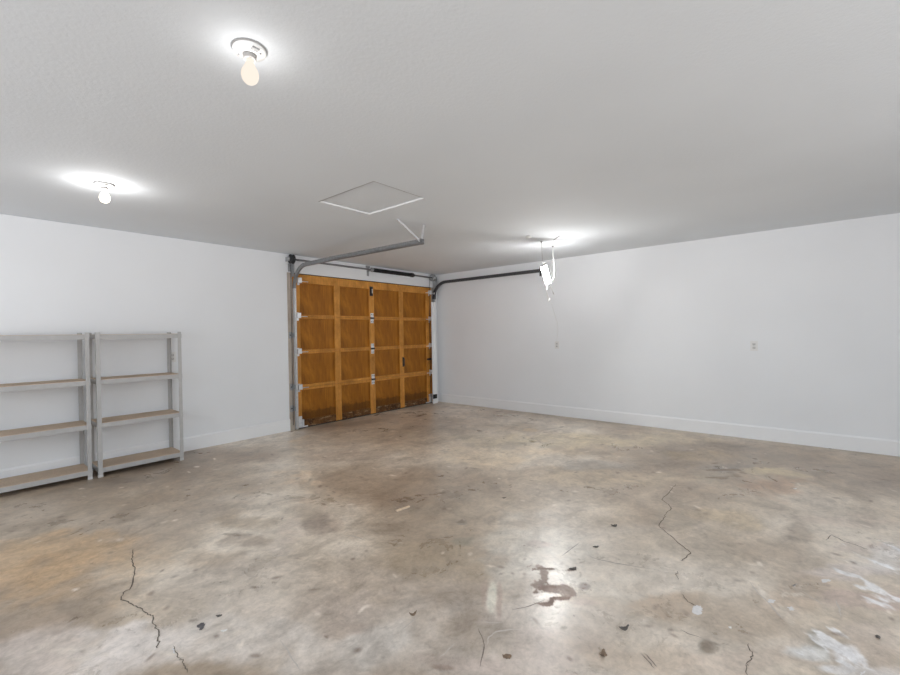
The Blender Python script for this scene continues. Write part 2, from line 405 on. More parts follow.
FLAKES=[
(-4.149,-4.503,0.097,-0.122,0.181,0.090,'peeled_brown',0.58,22,5),
(-4.261,-4.515,0.056,-0.070,0.059,0.031,'peeled_white',0.58,14,29),
(-4.090,-4.634,0.028,-0.036,0.042,0.017,'peeled_brown',0.52,16,6),
(-4.084,-4.710,0.049,-0.062,0.082,0.031,'peeled_brown',0.58,14,8),
(-3.922,-4.221,0.067,-0.085,0.074,0.042,'peeled_brown',0.59,16,3),
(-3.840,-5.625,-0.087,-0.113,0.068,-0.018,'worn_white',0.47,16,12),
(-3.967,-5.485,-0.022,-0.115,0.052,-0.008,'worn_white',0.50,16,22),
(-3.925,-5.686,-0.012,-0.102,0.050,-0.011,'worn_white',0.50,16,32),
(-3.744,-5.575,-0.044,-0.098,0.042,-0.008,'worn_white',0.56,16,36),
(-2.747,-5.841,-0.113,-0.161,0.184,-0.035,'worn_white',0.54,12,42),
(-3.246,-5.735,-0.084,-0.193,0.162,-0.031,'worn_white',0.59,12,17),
(-3.642,-5.368,-0.157,-0.103,0.044,-0.011,'worn_pale',0.44,16,52),
(-3.614,-5.326,-0.077,-0.051,0.045,-0.011,'peeled_white',0.56,18,53),
(-3.467,-5.457,0.151,-0.111,0.077,0.008,'peeled_white',0.60,18,54),
(-3.374,-4.974,0.043,-0.055,0.039,0.007,'peeled_white',0.56,20,56),
(-4.455,-4.311,0.016,-0.019,0.101,0.069,'worn_pale',0.42,12,61),
(-4.024,-1.896,0.069,-0.091,0.078,0.129,'worn_pale',0.50,10,62),
(-4.731,-2.922,0.057,-0.073,0.134,0.235,'worn_pale',0.56,9,63),
(-4.495,-3.244,0.056,-0.072,0.051,0.067,'worn_pale',0.57,12,64),
(-3.272,-0.631,0.092,-0.124,0.085,0.141,'worn_pale',0.52,9,65),
(-4.468,-3.020,0.038,-0.050,0.073,0.105,'worn_pale',0.56,12,66),
(-4.016,-3.076,0.004,-0.102,0.041,0.035,'peeled_white',0.62,18,67),
(-5.808,-3.199,0.322,-0.400,0.039,0.225,'worn_pale',0.66,7,71),
(-5.326,-3.703,0.245,-0.305,0.088,0.180,'worn_pale',0.66,7,72),
(-2.286,-2.368,0.418,-0.565,0.425,0.340,'worn_pale',0.66,7,74),
(-1.492,-4.941,0.141,-0.186,0.269,0.033,'worn_dark',0.56,8,81),
(-3.879,-3.673,0.026,-0.033,0.038,0.029,'worn_dark',0.48,14,82),
(-3.751,-3.811,0.030,-0.039,0.052,0.037,'worn_dark',0.56,14,83),
(-4.223,-4.690,0.178,-0.223,0.183,0.076,'worn_dark',0.68,12,84),
(-4.929,-2.757,0.122,-0.154,0.057,0.122,'worn_dark',0.62,9,85),
(-4.164,-5.196,0.020,-0.026,0.039,0.006,'worn_dark',0.46,10,86),
(-5.096,-3.990,0.081,-0.100,0.052,0.070,'worn_dark',0.66,12,87),
(-4.496,-2.883,0.070,-0.089,0.084,0.128,'worn_dark',0.60,9,88),
(-5.439,-3.356,0.036,-0.044,0.028,0.076,'worn_dark',0.60,16,89),
(-1.827,-2.834,0.349,-0.472,0.239,0.146,'worn_dark',0.62,8,90),
(-4.427,-5.000,0.148,-0.184,0.076,0.022,'worn_dark',0.70,12,91),
]
# ------------------------------------------------------------------ floor (concrete slab with its stains, painted sheen, cracks and scratches)
XA, YA = -8.4, -8.0        # far corners of the room behind the camera
def smooth_noise(X, Y, f, seed):
    rs = np.random.RandomState(seed); g = rs.rand(64, 64)
    u, v = X*f+31.7, Y*f+17.3; i, j = np.floor(u).astype(int), np.floor(v).astype(int)
    a, b = u-i, v-j; a = a*a*(3-2*a); b = b*b*(3-2*b)
    q = lambda ii, jj: g[ii % 64, jj % 64]
    return (q(i, j)*(1-a)+q(i+1, j)*a)*(1-b)+(q(i, j+1)*(1-a)+q(i+1, j+1)*a)*b
def fbm(X, Y, f, seed, o=4):
    t = 0; amp = 1; s = 0
    for k in range(o): t = t+amp*smooth_noise(X, Y, f*2**k, seed+k); s += amp; amp *= .55
    return t/s
FLAKE_KIND = {'peeled_brown': ((124, 107, 100), .035, .9), 'peeled_white': ((210, 203, 196), .08, .5), 'worn_white': ((212, 213, 218), .12, .75),
              'worn_pale': ((194, 186, 176), .12, .42), 'worn_dark': ((116, 105, 95), .12, .6)}
def make_floor():
    xs = np.concatenate([[XA-.1], np.arange(-7.2, -6, .03), np.arange(-6, -2.9, .008), np.arange(-2.9, .14, .016)])
    ys = np.concatenate([[YA-.1], np.arange(-6.3, -2.6, .008), np.arange(-2.6, .16, .016)])
    nx, ny = len(xs), len(ys); X, Y = np.meshgrid(xs, ys, indexing='ij')
    # base tone with broad streaks along the trowel direction
    wx = X+.25*(fbm(X, Y, 1.3, 3)-.5); wy = Y+.25*(fbm(X, Y, 1.3, 9)-.5)
    lin = lambda c: np.array(s2l(c))
    def tones(t, cs):
        t = np.clip(t, 0, 1)*(len(cs)-1); i = np.clip(t.astype(int), 0, len(cs)-2); a = (t-i)[..., None]
        A = np.array([lin(c) for c in cs]); return A[i]*(1-a)+A[i+1]*a
    t = fbm(wx, wy, .75, 21, 5); t = (t-.28)/.44
    col = tones(t, [(126, 112, 98), (152, 138, 123), (172, 160, 146), (194, 185, 174)])
    t2 = np.clip((fbm(wx, wy, 1.7, 41, 5)-.5)/.22, 0, 1)[..., None]
    col = col*(1-.35*t2)+lin((142, 128, 112))*.35*t2
    t3 = np.clip((fbm(wx*.9, wy, 1.1, 55, 5)-.52)/.2, 0, 1)[..., None]
    col = col*(1-.3*t3)+lin((176, 168, 160))*.3*t3
    # placed stains and the painted sheen: centre, two half axes, colour, strength
    ex = (fbm(X, Y, 3.5, 71, 5)-.5); ey = (fbm(X, Y, 3.5, 83, 5)-.5); br = fbm(X, Y, 9, 97, 4)
    for (cx, cy, ux, uy, vx, vy, r, g, b, s) in BLOBS:
        sz = min(math.hypot(ux, uy), math.hypot(vx, vy)); w = min(.6, sz*1.7)
        dx, dy = X-cx+ex*w*1.6, Y-cy+ey*w*1.6; det = ux*vy-uy*vx
        p, q = (dx*vy-dy*vx)/det, (dy*ux-dx*uy)/det
        d = np.sqrt(p*p+q*q); soft = .9 if sz > .12 else .6
        m = np.clip((1+soft*.5-d)/soft, 0, 1); m = m*m*(3-2*m)*s*np.clip(.35+1.25*br, 0, 1)
        m = m[..., None]; col = col*(1-m)+lin((r, g, b))*m
    matte = np.zeros_like(X)
    # flaked and worn patches with broken edges
    for (cx, cy, ux, uy, vx, vy, kind, th, f, seed) in FLAKES:
        det = ux*vy-uy*vx; dx, dy = X-cx, Y-cy; p, q = (dx*vy-dy*vx)/det, (dy*ux-dx*uy)/det
        i0, i1 = np.where((np.abs(p) < 2.2) & (np.abs(q) < 2.2))
        if not len(i0): continue
        sl = (slice(i0.min(), i0.max()+1), slice(i1.min(), i1.max()+1)); P, Q = p[sl], q[sl]
        n_ = fbm(P*math.hypot(ux, uy)*.62+seed, Q*math.hypot(vx, vy)+seed*.37, f, seed, 5)
        e_ = n_-.13*np.clip(P*P+Q*Q, 0, 4)-(th-.05); c_, wd, st = FLAKE_KIND[kind]
        m = np.clip(e_/wd, 0, 1); m = (m*m*(3-2*m)*st)[..., None]
        col[sl] = col[sl]*(1-m)+lin(c_)*m
        if kind in ('peeled_brown', 'worn_dark'): matte[sl] = np.maximum(matte[sl], m[..., 0])
    # small flecks of dirt and dried paint
    rs = np.random.RandomState(12)
    for k in range(420):
        cx, cy = rs.uniform(-5.95, -.6), rs.uniform(-6.1, -.6); d0 = math.hypot(cx+6.19, cy+5.53)
        ra, rb, an = rs.uniform(.008, .022)*(1+.12*d0), rs.uniform(.005, .012)*(1+.12*d0), rs.uniform(0, PI)
        i0, i1 = np.searchsorted(xs, [cx-.07, cx+.07]); j0, j1 = np.searchsorted(ys, [cy-.07, cy+.07])
        sl = (slice(i0, i1), slice(j0, j1)); dx, dy = X[sl]-cx+ex[sl]*.03, Y[sl]-cy+ey[sl]*.03
        p, q = (dx*math.cos(an)+dy*math.sin(an))/ra, (dy*math.cos(an)-dx*math.sin(an))/rb
        m = (np.clip(1.5-np.sqrt(p*p+q*q), 0, 1)*rs.uniform(.25, .75))[..., None]
        col[sl] = col[sl]*(1-m)+lin((110, 92, 80) if k % 4 else (214, 206, 198))*m
    # the peeled splash in the middle: ragged outline
    pp = POLY['peel']; PX = X+.05*(fbm(X, Y, 14, 5, 4)-.5)+.02*(fbm(X, Y, 50, 8, 3)-.5); PY_ = Y+.05*(fbm(X, Y, 14, 6, 4)-.5)+.02*(fbm(X, Y, 50, 9, 3)-.5)
    ins = np.zeros(X.shape, bool)
    for k in range(len(pp)):
        (xa, ya), (xb, yb) = pp[k], pp[(k+1) % len(pp)]
        if ya == yb: continue
        ins ^= ((ya > PY_) != (yb > PY_)) & (PX < (xb-xa)*(PY_-ya)/(yb-ya)+xa)
    m = (ins*.8*np.clip((fbm(X, Y, 22, 15, 4)-.36)/.10, 0, 1))[..., None]
    col = col*(1-m)+lin((136, 119, 112))*m; matte = np.maximum(matte, m[..., 0]*.6)
    v = np.empty((nx*ny, 3)); v[:, 0] = X.ravel(); v[:, 1] = Y.ravel(); v[:, 2] = 0
    idx = np.arange(nx*ny).reshape(nx, ny)
    quads = np.stack([idx[:-1, :-1], idx[1:, :-1], idx[1:, 1:], idx[:-1, 1:]], -1).reshape(-1, 4)
    me = bpy.data.meshes.new('floor'); me.vertices.add(len(v)); me.vertices.foreach_set('co', v.ravel())
    me.loops.add(quads.size); me.loops.foreach_set('vertex_index', quads.ravel().astype(np.int32))
    me.polygons.add(len(quads)); me.polygons.foreach_set('loop_start', np.arange(0, quads.size, 4, dtype=np.int32))
    me.update(calc_edges=True)
    at = me.color_attributes.new('concrete', 'FLOAT_COLOR', 'POINT')
    rgba = np.ones((nx*ny, 4), np.float32); rgba[:, :3] = np.clip(col.reshape(-1, 3)*FK*np.array([1.015, 1.0, .965]), 0, .95); rgba[:, 3] = 1-matte.ravel(); at.data.foreach_set('color', rgba.ravel())
    m = mat('concrete', (.4, .35, .3), .4, 0, .72); b = bsdf(m)
    a = N(m, 'ShaderNodeVertexColor', layer_name='concrete')
    vv = coords(m)
    n1 = noise(m, 5, 8, .68, vv, .6); n2 = noise(m, 38, 6, .7, vv, .3); n3 = noise(m, 1.1, 6, .6, vv, .5)
    c = mix(m, 1.0, a.outputs['Color'], ramp(m, n1.outputs['Fac'], [(.28, (.76, .75, .735)), (.5, (1, 1, 1)), (.72, (1.17, 1.17, 1.17))]), 'MULTIPLY')
    c = mix(m, 1.0, c, ramp(m, n2.outputs['Fac'], [(.3, (.86, .86, .85)), (.55, (1, 1, 1)), (.75, (1.1, 1.1, 1.1))]), 'MULTIPLY')
    n5 = noise(m, 15, 8, .74, vv, .9)
    c = mix(m, 1.0, c, ramp(m, n5.outputs['Fac'], [(.32, (.82, .81, .80)), (.5, (1, 1, 1)), (.70, (1.11, 1.11, 1.11))]), 'MULTIPLY')
    n4 = noise(m, 2.1, 7, .66, coords(m, (1, 1.25, 1)), 1.4)
    c = mix(m, .9, c, ramp(m, n4.outputs['Fac'], [(.32, (.74, .72, .70)), (.5, (1, 1, 1)), (.68, (1.16, 1.16, 1.16))]), 'MULTIPLY')
    # scattered pits and flecks
    vo = N(m, 'ShaderNodeTexVoronoi', voronoi_dimensions='2D'); vo.inputs['Scale'].default_value = 16; vo.inputs['Randomness'].default_value = 1; L(m, vv, vo.inputs['Vector'])
    c = mix(m, ramp(m, vo.outputs['Distance'], [(.0, (.25,)*3), (.05, (0, 0, 0))]), c, (.16, .125, .10))
    v2 = N(m, 'ShaderNodeTexVoronoi', voronoi_dimensions='2D'); v2.inputs['Scale'].default_value = 7.3; L(m, coords(m, (1, 1.03, 1)), v2.inputs['Vector'])
    c = mix(m, ramp(m, v2.outputs['Distance'], [(.01, (.35,)*3), (.03, (0, 0, 0))]), c, (.62, .57, .52))
    L(m, c, b.inputs['Base Color'])
    r = ramp(m, n3.outputs['Fac'], [(.3, (FR0,)*3), (.7, (FR1,)*3)])
    r = mix(m, .22, r, ramp(m, n1.outputs['Fac'], [(.3, (.2,)*3), (.7, (.75,)*3)])); r = mix(m, a.outputs['Alpha'], (.75, .75, .75), r); L(m, r, b.inputs['Roughness'])
    bump(m, n1.outputs['Fac'], .10, .004)
    M['concrete'] = m
    me.materials.append(m)
    o = bpy.data.objects.new('floor', me); C.objects.link(o); struct(o)
    return o
speckled('crack_dark', (.17, .145, .122), .9, 0, .25, 90, .1)
speckled('scratch_pale', (.56, .51, .46), .6, 0, .1, 60)
speckled('scratch_dark', (.23, .19, .165), .7, 0, .2, 60)
speckled('peeled_brown', (.24, .185, .165), .5, 0, .3, 60)
speckled('peeled_white', (.74, .72, .71), .5, 0, .08, 60)
speckled('tar_dark', (.10, .095, .10), .5, 0, .3, 60)
floor = make_floor()
floor_slab = MB().box((XA-.1, YA-.1, -.15), (.12, .14, -.002))
floor_slab.build('slab', 'concrete', floor)
def jag(pts, amp, n=4, seed=0):
    rs = random.Random(seed); out = []
    for a, b in zip(pts[:-1], pts[1:]):
        for k in range(n):
            t = k/n; w = amp if k else 0
            out.append((a[0]+(b[0]-a[0])*t+rs.uniform(-w, w), a[1]+(b[1]-a[1])*t+rs.uniform(-w, w)))
    return out+[pts[-1]]
def ribbon(mb, pts, width, z, mi=0, taper=True, seed=0):
    rs = random.Random(seed); vs = []; n = len(pts)
    for i, p in enumerate(pts):
        a = Vector(pts[max(i-1, 0)]); b = Vector(pts[min(i+1, n-1)]); t = (b-a).normalized(); q = Vector((-t.y, t.x))
        w = width*(.6+.8*rs.random())*(min(1, (i+.3)/2, (n-1-i+.3)/2) if taper else 1)/2
        vs += [(p[0]+q.x*w, p[1]+q.y*w, z), (p[0]-q.x*w, p[1]-q.y*w, z)]
    mb.add(vs, [(2*i, 2*i+1, 2*i+3, 2*i+2) for i in range(n-1)], False, mi)
for k, (nm, pts) in enumerate(LINES.items()):
    mb = MB()
    if nm.startswith('crack'): ribbon(mb, jag(pts, .006, 4, k), .0034 if nm in ('crackC', 'crackA2') else .0048, .0012, seed=k); mb.build('crack', 'crack_dark', floor)
    else: ribbon(mb, jag(pts, .003, 3, k), .0045, .001, seed=k); mb.build('scratch', 'scratch_dark', floor)
for k, (nm, pts) in enumerate(SCR.items()):
    mb = MB(); ribbon(mb, jag(pts, .003, 3, k+50), .006, .001, seed=k+60); mb.build('scratch', 'scratch_pale', floor)
for k, (nm, pts) in enumerate(POLY.items()):
    if nm in ('peel', 'peelw', 'w2', 'w5', 'w9'): continue
    q = jag(pts+[pts[0]], .011 if nm == 'peel' else .006, 4, k+90)[:-1]
    mb = MB(); mb.add([(x, y, .0014) for x, y in q], [tuple(range(len(q)))])
    mb.build('stain', 'peeled_brown' if nm == 'peel' else ('tar_dark' if nm == 'd1' else 'peeled_white'), floor)

# ------------------------------------------------------------------ room shell
OX0, OX1, OZ = -3.09, -.10, 2.19      # garage opening in the left wall
mb = MB()
mb.box((XA-.1, 0, -.15), (OX0, .14, H)); mb.box((OX0, 0, OZ), (OX1, .14, H)); mb.box((OX1, 0, -.15), (.12, .14, H))
struct(mb.build('wall_left', 'wall_paint', bevel=.006))
struct(MB().box((0, YA-.1, -.15), (.12, 0, H)).build('wall_right', 'wall_paint'))
# unseen walls behind the camera, with wide windows added for daylight fill
def wall_with_fill_window(name, axis, pos, lo, hi, w0, w1, z0, z1, th):
    mb = MB()
    def b(a0, a1, c0, c1):
        if axis == 'Y': mb.box((a0, pos, c0), (a1, pos-th, c1))
        else: mb.box((pos, a0, c0), (pos-th, a1, c1))
    b(lo, w0, -.15, H); b(w1, hi, -.15, H); b(w0, w1, -.15, z0); b(w0, w1, z1, H)
    struct(mb.build(name, 'wall_paint'))
def make_fill_window(name, axis, pos, w0, w1, z0, z1, th, cells):
    fr = MB(); gl = MB(); t = .05
    def b(m, a0, a1, c0, c1, d0, d1):
        if axis == 'Y': m.box((a0, pos-d0, c0), (a1, pos-d1, c1))
        else: m.box((pos-d0, a0, c0), (pos-d1, a1, c1))
    b(fr, w0, w1, z0, z0+t, .03, .09); b(fr, w0, w1, z1-t, z1, .03, .09); b(fr, w0, w0+t, z0+t, z1-t, .03, .09); b(fr, w1-t, w1, z0+t, z1-t, .03, .09)
    for k in range(1, cells):
        x = w0+(w1-w0)*k/cells; b(fr, x-.02, x+.02, z0+t, z1-t, .04, .08)
    o = struct(fr.build(name, 'trim_paint'))
    b(gl, w0+t, w1-t, z0+t, z1-t, .058, .062); gl.build('fill_pane', 'fill_window_glass', o)
WB = (-7.4, -2.6, .55, 2.25); WF = (-7.2, -.35, .55, 2.25)  # unseen fill windows; WF stretched to brighten the far end
wall_with_fill_window('unseen_wall_back', 'Y', YA, XA-.1, .12, *WB, .1); make_fill_window('fill_window_1', 'Y', YA, *WB, .1, 4)
wall_with_fill_window('unseen_wall_front', 'X', XA, YA, 0, *WF, .1); make_fill_window('fill_window_2', 'X', XA, *WF, .1, 4)
# ceiling, with the recess of the attic hatch
hx0, hx1, hy0, hy1 = -4.112, -3.561, -3.066, -2.345
mb = MB(); xs = [XA-.1, hx0, hx1, .12]; ys = [YA-.1, hy0, hy1, .14]
for i in range(3):
    for j in range(3):
        if (i, j) != (1, 1): mb.box((xs[i], ys[j], H), (xs[i+1], ys[j+1], H+.1))
me_vs = mb
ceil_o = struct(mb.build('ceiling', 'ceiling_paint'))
hatch = thing('attic_hatch', 'white square attic access hatch recessed in the grey ceiling', 'hatch', ((hx0+hx1)/2, (hy0+hy1)/2, H+.035))
MB().box((hx0+.001, hy0+.001, H+.012), (hx1-.001, hy1-.001, H+.04)).build('panel', 'ceiling_paint', hatch)
mb = MB(); e = .004
mb.box((hx0, hy0, H-.001), (hx0+.009, hy1, H+.012)); mb.box((hx0+.009, hy0, H-.001), (hx1-e, hy0+.007, H+.012)); mb.build('near_edge', 'edge_grey', hatch); mb = MB()  # grey strips along the hatch's two near sides
mb.box((hx1-e, hy0, H-.001), (hx1, hy1, H+.012))
mb.box((hx0+.009, hy1-e, H-.001), (hx1-e, hy1, H+.012))
mb.build('trim', 'trim_paint', hatch)
# baseboards
def baseboard(name, axis, a, b):
    t, h = .015, .160
    prof = [(0, 0), (-t, 0), (-t, h-.016), (-t*.55, h-.006), (-t*.35, h), (0, h)]
    mb = MB()
    if axis == 'X': mb.prism([(a, y-.0005, z+.001) for y, z in prof], (b-a, 0, 0))
    else: mb.prism([(x-.0005, a, z+.001) for x, z in prof], (0, b-a, 0))
    struct(mb.build(name, 'trim_paint'))
baseboard('baseboard_left', 'X', XA, OX0-.001); baseboard('baseboard_right', 'Y', YA+.02, -.10)
# jambs lining the garage opening, head and the stops outside the door
mb = MB(); mb.box((OX0, .010, 0), (-3.009, .14, OZ)); struct(mb.build('trim_1', 'raw_jamb', bevel=.003))
mb = MB(); mb.box((OX1, .010, 0), (-.161, .14, OZ)); struct(mb.build('trim_2', 'raw_jamb', bevel=.003))
mb = MB(); mb.box((-3.10, .055, 0), (-2.93, .075, OZ)); mb.box((-.25, .055, 0), (-.09, .075, OZ)); mb.box((-2.93, .055, 2.10), (-.25, .075, OZ+.02))
struct(mb.build('trim_3', 'raw_jamb'))
# white boarded post at the right of the door
mb = MB(); mb.box((-.250, -.088, 0), (-.128, -.076, 1.905)); mb.box((-.140, -.076, 0), (-.128, -.001, 1.905)); mb.box((-.190, -.098, .165), (-.148, -.088, 1.905)); mb.box((-.253, -.100, 0), (-.126, -.088, .165))
struct(mb.build('trim_4', 'trim_paint', bevel=.003))
sb = MB().box((-.262, -.124, .095), (-.172, -.1003, .172)); sb.box((-.25, -.128, .11), (-.185, -.124, .157))
tag(sb.build('wall_box', 'black_plastic', bevel=.004), 'small black box low on the white post beside the garage door', 'box')

# ------------------------------------------------------------------ garage door
DX0, DX1 = -3.005, -.165
cols = [(-2.900, -2.330), (-2.225, -1.660), (-1.555, -.995), (-.895, -.310)]
ZT, ZB = 2.180, .012
joints = [1.581, 1.081, .577]
rows = [(1.608, 2.060), (1.109, 1.554), (.616, 1.053), (.108, .538)]
bounds = [ZT]+joints+[ZB]
door = thing('garage_door', 'brown stained wooden sectional garage door with sixteen sunken panels', 'garage door', ((DX0+DX1)/2, .02, 0))
stile_edges = [DX0]+[v for c in cols for v in c]+[DX1]
for k in range(4):
    zt, zb = bounds[k]-.002, bounds[k+1]+.002
    pz0, pz1 = rows[k]
    mb = MB()
    for i in range(0, len(stile_edges), 2):     # stiles and mullions
        mb.box((stile_edges[i], 0, zb), (stile_edges[i+1], .036, zt))
    bottom = MB()
    for (a, b) in cols:
        mb.box((a, 0.002, pz1), (b, .036, zt)); (bottom if k == 3 else mb).box((a, 0.002, zb), (b, .036, pz0))
    mb.box((DX0, .038, zb-(.01 if k < 3 else 0)), (DX1, .048, zt-.012))
    sec = mb.build('door_section', 'stained_frame', door, bevel=.004)
    if k == 3: bottom.build('bottom_rail', 'weathered_rail', sec, bevel=.004)
    for (a, b) in cols:
        pm = MB(); pm.box((a-.006, .022, pz0-.006), (b+.006, .034, pz1+.006))
        # thin bead holding the panel
        for q in ((a, a+.012), (b-.012, b)): pm.box((q[0], .013, pz0), (q[1], .022, pz1))
        for q in ((pz0, pz0+.012), (pz1-.012, pz1)): pm.box((a+.012, .013, q[0]), (b-.012, .022, q[1]))
        pm.build('panel', 'damp_plywood' if k == 3 else 'stained_plywood', sec, origin=((a+b)/2, .022, pz0))
MB().box((DX0, .004, 2.1805), (DX1, .030, 2.189)).build('gap_strip', 'rubber', door)  # black strip added to draw the dark gap above the door
MB().box((DX0, .008, .0006), (DX1, .040, .011)).build('bottom_seal', 'rubber', door)
def hinge(x, z, w=.062, h=.165):
    mb = MB(); t = .004
    mb.box((x-w/2, -t, z+.022), (x+w/2, 0, z+h/2)); mb.box((x-w/2, -t, z-h/2), (x+w/2, 0, z-.022))
    mb.box((x-w*.42, -.012, z+.012), (x+w*.42, 0, z+.030)); mb.box((x-w*.42, -.012, z-.030), (x+w*.42, 0, z-.012))
    o = mb.build('hinge', 'bright_zinc', door, bevel=.0015)
    k = MB(); k.cyl((x-w/2-.004, -.014, z), (x+w/2+.004, -.014, z), .0135, 12)
    k.build('knuckle', 'dark_steel', o)
    for dz in (-.058, .058):
        for dx in (-.016, .016): s = MB(); s.cyl((x+dx, -.004, z+dz), (x+dx, -.010, z+dz), .006, 6); s.build('bolt', 'dark_steel', o)
for z in joints: hinge(-1.607, z)
# edge hinges carry the rollers that run in the tracks
def edge_hinge(x, z, sgn, name='roller_hinge', h=.115):
    # sgn -1: left edge, +1: right edge
    mb = MB(); t = .004
    mb.box((x-.018, -t, z-h/2), (x+.018, 0, z+h/2))
    mb.box((x-.028, -.048, z-.022), (x-.024, -t, z+.05)); mb.box((x+.024, -.048, z-.022), (x+.028, -t, z+.05))
    mb.box((x-.028, -.052, z-.022), (x+.028, -.046, z+.05))
    o = mb.build(name, 'bright_zinc', door, bevel=.0015)
    xr = -3.008 if sgn < 0 else -.130
    MB().cyl((x-sgn*.13, -.043, z), (xr, -.043, z), .0055, 10).build('stem', 'bright_zinc', o)
    MB().lathe([(.006, -.006), (.019, -.006), (.0215, 0), (.019, .006), (.006, .006)], (xr, -.043, z), 'X', 20).build('roller', 'white_plastic', o)
for z in joints:
    edge_hinge(-2.945, z, -1); edge_hinge(-.222, z, 1)
edge_hinge(-2.925, 2.075, -1, 'top_bracket', .10); edge_hinge(-.222, 2.075, 1, 'top_bracket', .10)
for x, sg in ((-2.950, -1), (-.225, 1)):
    mb = MB(); mb.box((x-.045, -.005, .015), (x+.045, 0, .175)); mb.box((x-.04, -.055, .03), (x+.035, -.005, .036)); mb.box((x+.045*(-sg)-.003, -.055, .03), (x+.045*(-sg)+.003, -.005, .13))
    mb.box((min(x, x-sg*.13), -.014, .014), (max(x, x-sg*.13), 0, .032))
    o = mb.build('bottom_bracket', 'bright_zinc', door, bevel=.0015)
    xr = -3.008 if sg < 0 else -.130
    MB().cyl((x, -.043, .10), (xr, -.043, .10), .0055, 10).build('stem', 'bright_zinc', o)
    MB().lathe([(.006, -.006), (.019, -.006), (.0215, 0), (.019, .006), (.006, .006)], (xr, -.043, .10), 'X', 20).build('roller', 'white_plastic', o)
# latch high on the middle stile, pull handle on the right mullion, slide bolt at the right edge
mb = MB(); mb.box((-1.648, -.006, 1.945), (-1.580, 0, 2.100)); o = mb.build('latch_plate', 'dark_steel', door, bevel=.003)
MB().box((-1.638, -.022, 1.965), (-1.618, -.006, 2.080)).build('latch_bar', 'black_plastic', o, bevel=.003)
MB().box((-1.604, -.008, 1.99), (-1.590, -.006, 2.060)).build('slot', 'white_plastic', o)
mb = MB(); mb.box((-.935, -.005, .735), (-.905, 0, .905)); o = mb.build('pull_handle', 'black_plastic', door, bevel=.002)
mb = MB(); mb.tube([(-.920, -.004, .75), (-.920, -.032, .76), (-.920, -.036, .80), (-.920, -.036, .85), (-.920, -.030, .885), (-.920, -.004, .892)], .007, 8); mb.build('grip', 'dark_steel', o)
mb = MB(); mb.box((-.30, -.006, .815), (-.19, 0, .850)); o = mb.build('slide_bolt', 'dark_steel', door, bevel=.002)
MB().cyl((-.315, -.012, .832), (-.172, -.012, .832), .008, 10).build('bolt_rod', 'black_plastic', o)

# ------------------------------------------------------------------ door tracks
def channel(w, d, lip, t, sg):
    # C section: web at side 0, open towards sg; (side, normal)
    h = w/2
    p = [(0, -h), (d, -h), (d, -h+lip), (d-t, -h+lip), (d-t, -h+t), (t, -h+t), (t, h-t), (d-t, h-t), (d-t, h-lip), (d, h-lip), (d, h), (0, h)]
    return [(x*sg, n) for x, n in p]
YV, ZH, RC = -.043, 2.268, .30
def arc(n=14):
    cy, cz = YV-RC, ZH-RC
    return [(cy+RC*math.cos(a), cz+RC*math.sin(a)) for a in [PI/2*k/n for k in range(n+1)]]
def track(sg, xv, yend, label, met_v, met_h, drop=0.0):
    # sg: which way the channel opens (towards the door)
    t = thing('door_track', label, 'track', (xv, YV, 0), 'steel tracks of the garage door')
    P = channel(.050, .027, .012, .0025, sg)
    MB().sweep(P, [(YV, .012), (YV, 1.0), (YV, ZH-RC)], xv).build('vertical_rail', met_v, t)
    MB().sweep(P, arc(), xv).build('curved_rail', met_h, t)
    MB().sweep(P, [(YV-RC, ZH), (YV-RC-.5, ZH), (yend, ZH-drop)], xv).build('horizontal_rail', met_h, t)
    # angle iron stiffening the horizontal rail
    def q(y, s, z): return (xv-sg*s, y, z+ZH-drop*min(1, max(0, (y-YV+RC+.5)/(yend-YV+RC+.5))))
    mb = MB()
    mb.prism([q(-.9, .001, -.016), q(yend, .001, -.016), q(yend, .001, .027), q(-.9, .001, .027)], (-sg*.003, 0, 0))
    mb.prism([q(-.9, .001, -.018), q(yend, .001, -.018), q(yend, .026, -.018), q(-.9, .026, -.018)], (0, 0, .003))
    mb.build('stiffener', met_h, t)
    return t
lt = track(1, -3.024, -2.515, 'grey steel garage door track left of the door, hung by two white straps', 'rail_zinc', 'track_steel', .022)
# flag bracket, jamb brackets
mb = MB(); mb.prism([(-3.030, -.004, 2.13), (-3.030, -.06, 2.13), (-3.030, -.085, 2.22), (-3.030, -.085, 2.31), (-3.030, -.0005, 2.31), (-3.030, -.0005, 2.13)], (.004, 0, 0))
mb.box((-3.075, -.004, 2.2), (-3.026, -.0005, 2.31)); mb.build('flag_bracket', 'galvanized', lt)
for z in (1.32, .60, .30):
    mb = MB(); mb.box((-3.078, .005, z-.045), (-3.026, .009, z+.045)); mb.box((-3.030, -.058, z-.03), (-3.0265, .009, z+.03))
    o = mb.build('jamb_bracket', 'galvanized', lt)
    s = MB(); s.cyl((-3.056, .006, z), (-3.056, -.006, z), .008, 6); s.build('bolt', 'dark_steel', o)
def strap(name, a, b, w, parent, material):
    a, b = Vector(a), Vector(b); d = (b-a).normalized(); u = d.cross(Vector((.35, 1, 0))).normalized(); n = d.cross(u)
    mb = MB(); t = .003
    pts = [a+u*w/2, a-u*w/2, b-u*w/2, b+u*w/2]
    mb.prism(pts, n*t); mb.prism([a+u*w/2, a+u*w/2+n*w*.8, b+u*w/2+n*w*.8, b+u*w/2], -u*t)
    return mb.build(name, material, parent)
strap('hanger_strap', (-3.032, -2.487, 2.252), (-3.279, -2.42, H-.001), .026, lt, 'bright_zinc')
strap('hanger_strap', (-3.010, -2.490, 2.272), (-2.93, -2.452, H-.001), .026, lt, 'bright_zinc')
MB().box((-3.036, -2.505, 2.222), (-2.988, -2.470, 2.2745)).build('hanger_plate', 'track_steel', lt)
rt = track(-1, -.118, -2.27, 'dark steel garage door track running along the top of the right wall', 'galvanized', 'dark_track')
